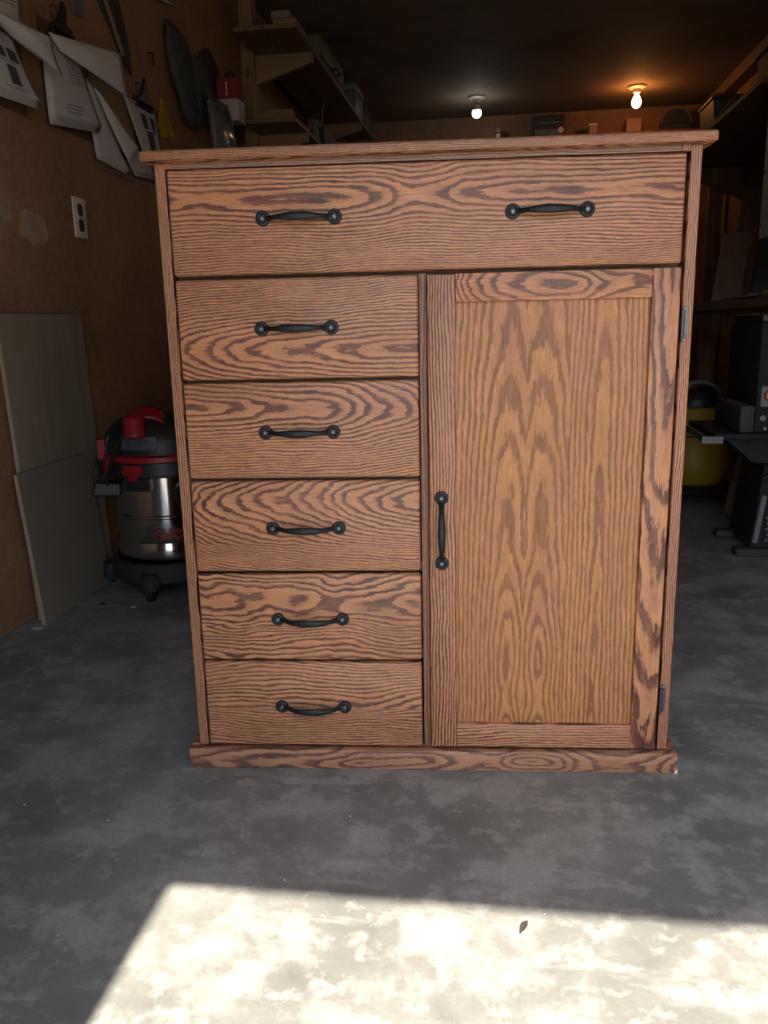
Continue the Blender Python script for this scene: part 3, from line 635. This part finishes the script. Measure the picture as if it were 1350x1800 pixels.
def lettering(body, size, mat, name, wrap, rot=0.):
    cu = bpy.data.curves.new(name, 'FONT'); cu.body = body; cu.size = size; cu.offset = size*.035; to = bpy.data.objects.new(name, cu); COL.objects.link(to)
    bpy.context.view_layer.update()
    me = bpy.data.meshes.new_from_object(to); COL.objects.unlink(to); bpy.data.objects.remove(to)
    bm = bmesh.new(); bm.from_mesh(me); bmesh.ops.triangulate(bm, faces=bm.faces); bmesh.ops.subdivide_edges(bm, edges=bm.edges, cuts=2)
    for v in bm.verts:
        x, y = v.co.x, v.co.y
        x, y = x*math.cos(rot)-y*math.sin(rot), x*math.sin(rot)+y*math.cos(rot); v.co = wrap(x, y)
    bm.to_mesh(me); bm.free(); me.materials.clear(); me.materials.append(mat)
    o = bpy.data.objects.new(name, me); COL.objects.link(o); o.parent = V; return o
lettering('SHOP', .045, REDP, 'red_lettering', lambda x, y: on_cyl(TR+.0012, R(-15)+x/TR, .205+y))
SILV = plain('silver_print', (.35, .35, .36), .5)
def on_head(x, y):
    z = .500+y; k = TR+.0205-max(0, z-.520)*.36; return on_cyl(k, R(-66)+x/TR, z)
lettering('5 HP', .022, SILV, 'silver_lettering', on_head, R(78))

# ------------------------------------------------------------------ the right side: bench, machine, yellow vacuum
BN = thing('workbench', 'long brown workbench along the right wall', 'bench', (1.57, 5.1, 0))
B().box((-.32, -1.55, .922), (.32, 1.5, .965), .002, 1).build('bench_top', wood('bench_top_wood', (.24, .16, .10, 1), (.13, .085, .055, 1), 1, .6, .7), BN, smooth=0)
B().box((-.29, -1.5, .80), (-.25, 1.45, .921)).build('apron', DARKWOOD, BN, smooth=0)
for sx in (-.25, .28):
    for sy in (-1.45, 1.40): B().box((sx-.04, sy-.04, 0), (sx+.04, sy+.04, .80 if sx < 0 else .921), .002, 1).build('leg', DARKWOOD, BN, smooth=0)
B().box((-.20, -1.4, .20), (.30, 1.36, .225)).build('lower_shelf', DARKWOOD, BN, smooth=0)
T = thing('screwdriver', 'long screwdriver with yellow and black handle on the bench edge', 'screwdriver', (1.275, 4.25, .966))
B().cyl((0, .08, .016), (-.012, .80, .010), .005, n=10).build('shaft', STEEL, T)
B().cyl((.0, -.10, .018), (0, .03, .018), .0175, n=14).build('handle', YEL, T); B().cyl((0, .03, .018), (0, .085, .018), .019, .013, 14).build('collar', BLACK, T)
for k, (x, y, sx, sy, h_, lb) in enumerate(((1.33, 4.62, .05, .11, .030, 'crumpled grey scrap left of the screwdriver handle'), (1.36, 4.95, .06, .10, .018, 'flat grey scrap behind the screwdriver shaft'))):
    b = B(); b.lathe([(.3, 0), (.9, .1*h_), (1, .5*h_), (.7, .85*h_), (.2, h_)], n=9, sx=sx, sy=sy)
    rr = random.Random(k)
    for v in b.bm.verts: v.co += Vector((rr.uniform(-.012, .012), rr.uniform(-.02, .02), rr.uniform(0, .004)))
    tag(b.build('scrap', GREY, loc=(x, y, .966), smooth=0), lb, 'scrap')
def leanboard(name, label, x0, x1, y, z0, z1, dx, th, m, ly=.12):
    T = thing(name, label, 'board', ((x0+x1)/2, y, z0)); hw = (x1-x0)/2
    B().prism([(-hw, 0), (hw, 0), (hw+dx, z1-z0), (-hw+dx, z1-z0)], (0, 0, 0), (1, 0, 0), (0, ly/(z1-z0)*1.0, 1), th).build('board_face', m, T, smooth=0)
    return T
leanboard('board', 'wide reddish board standing on the workbench', 1.26, 1.42, 5.28, .966, 1.36, .075, .02, wood('reddish_board', (.15, .085, .06, 1), (.10, .055, .04, 1), 2, seed=6))
leanboard('board', 'narrow dark board standing right of the reddish board', 1.46, 1.56, 5.2, .966, 1.60, .09, .025, DGREY)
leanboard('board', 'tall brown board standing behind the other bench boards', 1.50, 1.72, 5.9, .966, 1.7, .1, .02, DARKWOOD)
WC = thing('wall_cabinet', 'pale grey metal wall cabinet at the right photo edge', 'cabinet', (XR-.002, 4.0, 1.245))
B().box((-.60, -.40, 0), (0, .39, .80), .004, 1).build('body', WHITEP, WC)
dr = B().box((-.645, -.398, .002), (-.602, .39, .798), .004, 1).build('door', WHITEP, WC)
for z in (.06, .30, .55): B().cyl((-.645, .36, z), (-.649, .36, z), .006, n=10).build('rivet', IRON, dr)
B().tube([(-.646, -.33, .10), (-.67, -.33, .10), (-.67, -.33, .22), (-.646, -.33, .22)], .006, 8).build('door_pull', STEEL, dr)

YV = thing('yellow_vacuum', 'yellow tub vacuum with black motor lid under the bench end', 'vacuum', (.965, 4.20, 0))
B().lathe([(.10, .075), (.135, .085), (.160, .12), (.168, .20), (.160, .27), (.140, .32)], n=40).build('tub', YEL, YV)
B().lathe([(.135, .322), (.150, .33), (.166, .38), (.170, .455), (.160, .462)], n=40).build('lid', YEL, YV)
B().lathe([(.125, .463), (.125, .49), (.105, .53), (.06, .555), (.001, .56)], n=36).build('motor_head', BLACK, YV)
B().tube([Vector((.10*math.cos(a), -.06, .495+.085*math.sin(a))) for a in [math.pi*i/16 for i in range(17)]], [(.010, .006)]*17, 8, upv=(0, 1, 0)).build('carry_handle', GREY, YV)
dl = B().lathe([(.10, .05), (.20, .055), (.21, .07), (.17, .09), (.12, .085)], n=32).build('dolly', BLACK_D, YV)
for k in range(4):
    a = R(45+90*k); B().cyl((.185*math.cos(a)-.01, .185*math.sin(a), .026), (.185*math.cos(a)+.01, .185*math.sin(a), .026), .026, n=18).box((.185*math.cos(a)-.014, .185*math.sin(a)-.014, .03), (.185*math.cos(a)+.014, .185*math.sin(a)+.014, .058), .003, 1).build('caster', BLACK, dl)

MC = thing('shop_machine', 'black steel shop machine with orange knob at the right edge', 'machine', (1.08, 3.28, 0))
MBLK = plain('worn_black_enamel', (.018, .019, .021), .75, 0, .3, 14, spec=.2)
B().box((-.16, -.18, .472), (.16, .22, .86), .008, 2).build('body', MBLK, MC)
B().box((-.155, -.155, .861), (.155, .20, .89), .004, 1).build('top_cover', BLACK, MC)
sp = B().box((-.148, -.188, .565), (-.06, -.1805, .64), .002, 1).build('switch_plate', GREY, MC)
B().cyl((-.116, -.188, .607), (-.116, -.204, .607), .022, .020, 24).build('knob', plain('orange_plastic', (.55, .16, .03), .45), sp)
B().cyl((-.135, -.181, .525), (-.135, -.188, .525), .011, n=16).build('bolt', STEEL, MC); B().cyl((-.125, -.181, .487), (-.125, -.186, .487), .007, n=12).build('bolt', STEEL, MC)
B().prism([(-.02, .0), (.05, .0), (.05, .17), (.005, .17), (.005, .10), (-.01, .10), (-.01, .03), (-.02, .03)], (-.10, -.181, .675), (1, 0, 0), (0, 0, 1), .012).build('grey_bracket', DGREY, MC, smooth=0)
B().box((-.215, -.19, .472), (-.162, .16, .57), .01, 2).build('side_housing', DGREY, MC)
B().box((-.30, -.20, .448), (.16, .22, .471), .004, 1).build('table_wing', MBLK, MC)
B().box((-.345, -.206, .436), (-.27, -.19, .462), .001, 1).build('scale_plate', GREY, MC, smooth=0)
B().tube([(-.42, -.10, .50), (-.36, -.18, .470), (-.345, -.20, .455)], .009, 8).build('lever', BLACK, MC)
B().prism([(-.25, .447), (-.15, .36), (.16, .34), (.16, .447)], (0, -.16, 0), (1, 0, 0), (0, 0, 1), -.30).build('stand_head', MBLK, MC, smooth=0)
B().prism([(-.125, .03), (.155, .03), (.155, .345), (-.095, .345)], (0, -.12, 0), (1, 0, 0), (0, 0, 1), -.28).build('stand_cabinet', MBLK, MC, smooth=0)
for sy in (-.13, .15): B().box((-.185, sy-.03, 0), (.155, sy+.03, .03), .004, 1).build('foot', DGREY, MC)
B().tube([(-.11, -.165, .30), (-.06, -.18, .33), (.0, -.175, .31), (.06, -.17, .33), (.13, -.165, .29)], .008, 8).build('slack_cord', BLACK, MC)
B().box((-.115, -.150, .05), (-.095, -.125, .235), .003, 1, Matrix.Rotation(.12, 3, 'Y')).build('crank_arm', GREY, MC)
for k in range(6): B().cyl((-.075+.004*(k % 2), -.132, .06+.022*k), (-.075+.004*(k % 2), -.14, .06+.022*k), .008, n=10).build('chain_link', STEEL, MC)
T = thing('stick', 'brown stick leaning against the bench front', 'stick', (1.06, 3.88, 0))
B().prism([(-.018, 0), (.018, 0), (.158, .80), (.122, .80)], (0, 0, 0), (1, 0, 0), (0, 0, 1), .02).build('stick_body', DARKWOOD, T, smooth=0)

# ------------------------------------------------------------------ high shelf on the right wall and the back wall
RS = thing('high_shelf', 'dark board shelf high on the right wall', 'shelf', (XR, 6.0, 1.9))
B().box((-.60, -1.3, .12), (0, 1.3, .145), .001, 1).build('shelf_board', DARKWOOD, RS, smooth=0)
for yy in (-1.2, 1.2): B().prism([(0, -.12), (-.5, .09), (-.5, .119), (0, .119)], (0, yy, 0), (1, 0, 0), (0, 0, 1), .04).build('bracket', DARKWOOD, RS, smooth=0)
tag(B().prism([(0, 0), (.05, -.03), (.20, .10), (.14, .17)], (1.34, 6.0, 2.078), (1, 0, 0), (0, 0, 1), .12).build('wood_block', wood('brown_block', (.16, .09, .055, 1), (.10, .055, .03, 1), 0), bev=.002, smooth=0), 'reddish brown wooden block tilted on the high shelf', 'block')
for y, h_, lb, m_ in ((5.2, .26, 'dark bin at the near end of the high shelf', DGREY), (6.6, .30, 'grey bin at the far end of the high shelf', GREY)):
    T = thing('storage_bin', lb, 'bin', (1.66, y, 2.046))
    B().prism([(-.17, 0), (.17, 0), (.2, h_), (-.2, h_)], (0, .2, 0), (1, 0, 0), (0, 0, 1), .4).build('tub', m_, T, bev=.006, smooth=0); B().box((-.21, -.21, h_+.001), (.21, .21, h_+.02), .004, 1).build('lid', m_, T)
BS = thing('back_shelf', 'long narrow shelf on the back wall', 'shelf', (.6, YB, 2.42))
B().box((-1.0, -.26, .05), (1.2, 0, .075), .001, 1).build('shelf_board', DARKWOOD, BS, smooth=0)
for xx in (-.9, 1.1): B().prism([(0, -.12), (0, .049), (-.22, .049)], (xx, 0, 0), (0, 1, 0), (0, 0, 1), .03).build('bracket', DARKWOOD, BS, smooth=0)
RD = thing('radio', 'dark radio with pale round dial on the back shelf', 'radio', (.445, 8.16, 2.496))
B().box((-.14, -.06, 0), (.135, .09, .185), .008, 2).build('case', DGREY, RD); B().box((-.135, -.064, .008), (.13, -.0605, .065), .002, 1).build('speaker_strip', GREY, RD)
B().cyl((.10, -.061, .05), (.10, -.078, .05), .026, n=20).build('dial', IVORY, RD); B().box((-.10, -.063, .11), (.09, -.0605, .125)).build('tuning_scale', GREY, RD)
T = thing('spray_can', 'slim pale can on the back shelf below the white bulb', 'can', (-.01, 8.13, 2.496))
B().lathe([(.022, 0), (.022, .05), (.012, .06)], n=16).build('body', IVORY, T); B().lathe([(.030, .061), (.034, .07), (.034, .095), (.02, .105)], n=16).build('cap', TANBOARD, T)
T = thing('tin_box', 'small tan box on the back shelf right of the radio', 'box', (.83, 8.13, 2.496)); B().box((-.035, -.03, 0), (.035, .03, .075), .003, 1).build('body', TANBOARD, T); B().box((-.037, -.032, .076), (.037, .032, .092), .003, 1).build('lid', IVORY, T)
T = thing('carton', 'pale wide carton on the back shelf under the orange bulb', 'box', (1.18, 8.13, 2.496)); B().box((-.065, -.05, 0), (.065, .05, .10), .002, 1).build('body', TANBOARD, T); B().box((-.066, -.051, .10), (.066, .051, .112), .002, 1).build('lid_flap', TANBOARD, T)
T = thing('round_shroud', 'dark round-topped shroud at the back right', 'machine cover', (1.54, 8.12, 2.496))
B().prism([(.124*math.cos(math.pi*i/20), .052+.124*math.sin(math.pi*i/20)) for i in range(21)], (0, .06, 0), (1, 0, 0), (0, 0, 1), .12).build('drum', DGREY, T, smooth=0)
B().tube([Vector((.125*math.cos(a), -.06, .05+.125*math.sin(a))) for a in [math.pi*i/20 for i in range(21)]], .006, 8, upv=(0, 1, 0)).build('rim', GREY, T)
B().box((-.125, -.055, 0), (.125, .055, .05), .004, 1).build('base', DGREY, T)
BS['label'] = 'long narrow shelf on the back wall under the radio'

# ------------------------------------------------------------------ litter on the slab
LEAF = plain('dry_leaf', (.035, .026, .020), .9)
b = B(); b.grid(lambda u, v: (.009*(u-.5)*math.sin(math.pi*min(max(v, .04), .98)), .028*(v-.5), .0015+.004*(2*u-1)**2*math.sin(math.pi*v)+.002*v), 4, 8)
o = b.build('dry_leaf', LEAF, solid=.0006, smooth=60, loc=(.046, 1.07, .0005)); o.rotation_euler = (0, 0, -.45); tag(o, 'small dry brown leaf lying on the sunlit concrete', 'leaf')
CHIP = plain('pale_wood_chip', (.38, .35, .30), .8)
for x, y, s_, lb in ((-1.40, 2.19, .022, 'pale wood chip on the floor below the plywood corner'), (-1.18, 2.40, .014, 'pale wood chip on the floor left of the vacuum caster'), (-1.30, 2.42, .018, 'dark scrap against the bottom of the short plywood')):
    b = B().prism([(0, 0), (1, .15), (1.2, .5), (.4, .6), (-.1, .35)], (0, 0, 0), (s_, 0, 0), (0, s_, 0), .004)
    o = b.build('wood_chip', CHIP if 'pale' in lb else BLACK, smooth=0, loc=(x, y, .0003)); tag(o, lb, 'chip')
rr = random.Random(21); b = B()
for k in range(240):
    x, y = rr.uniform(-1.2, 1.3), rr.uniform(.7, 3.2); s_ = rr.choice((.0008, .001, .0012, .002))*rr.uniform(.8, 1.4)
    if -.68 < x < .42 and 1.4 < y < 2.1: continue
    a = rr.uniform(0, 6.3); c_, q = math.cos(a)*s_, math.sin(a)*s_
    b.prism([(-1, -.6), (1, -.5), (.7, .6), (-.8, .5)], (x, y, .0002), (c_, q, 0), (-q, c_, 0), .0008)
o = b.build('sawdust_specks', plain('sawdust', (.65, .60, .50), .9), smooth=0, kind='stuff'); tag(o, 'pale sawdust specks scattered over the concrete floor', 'sawdust')
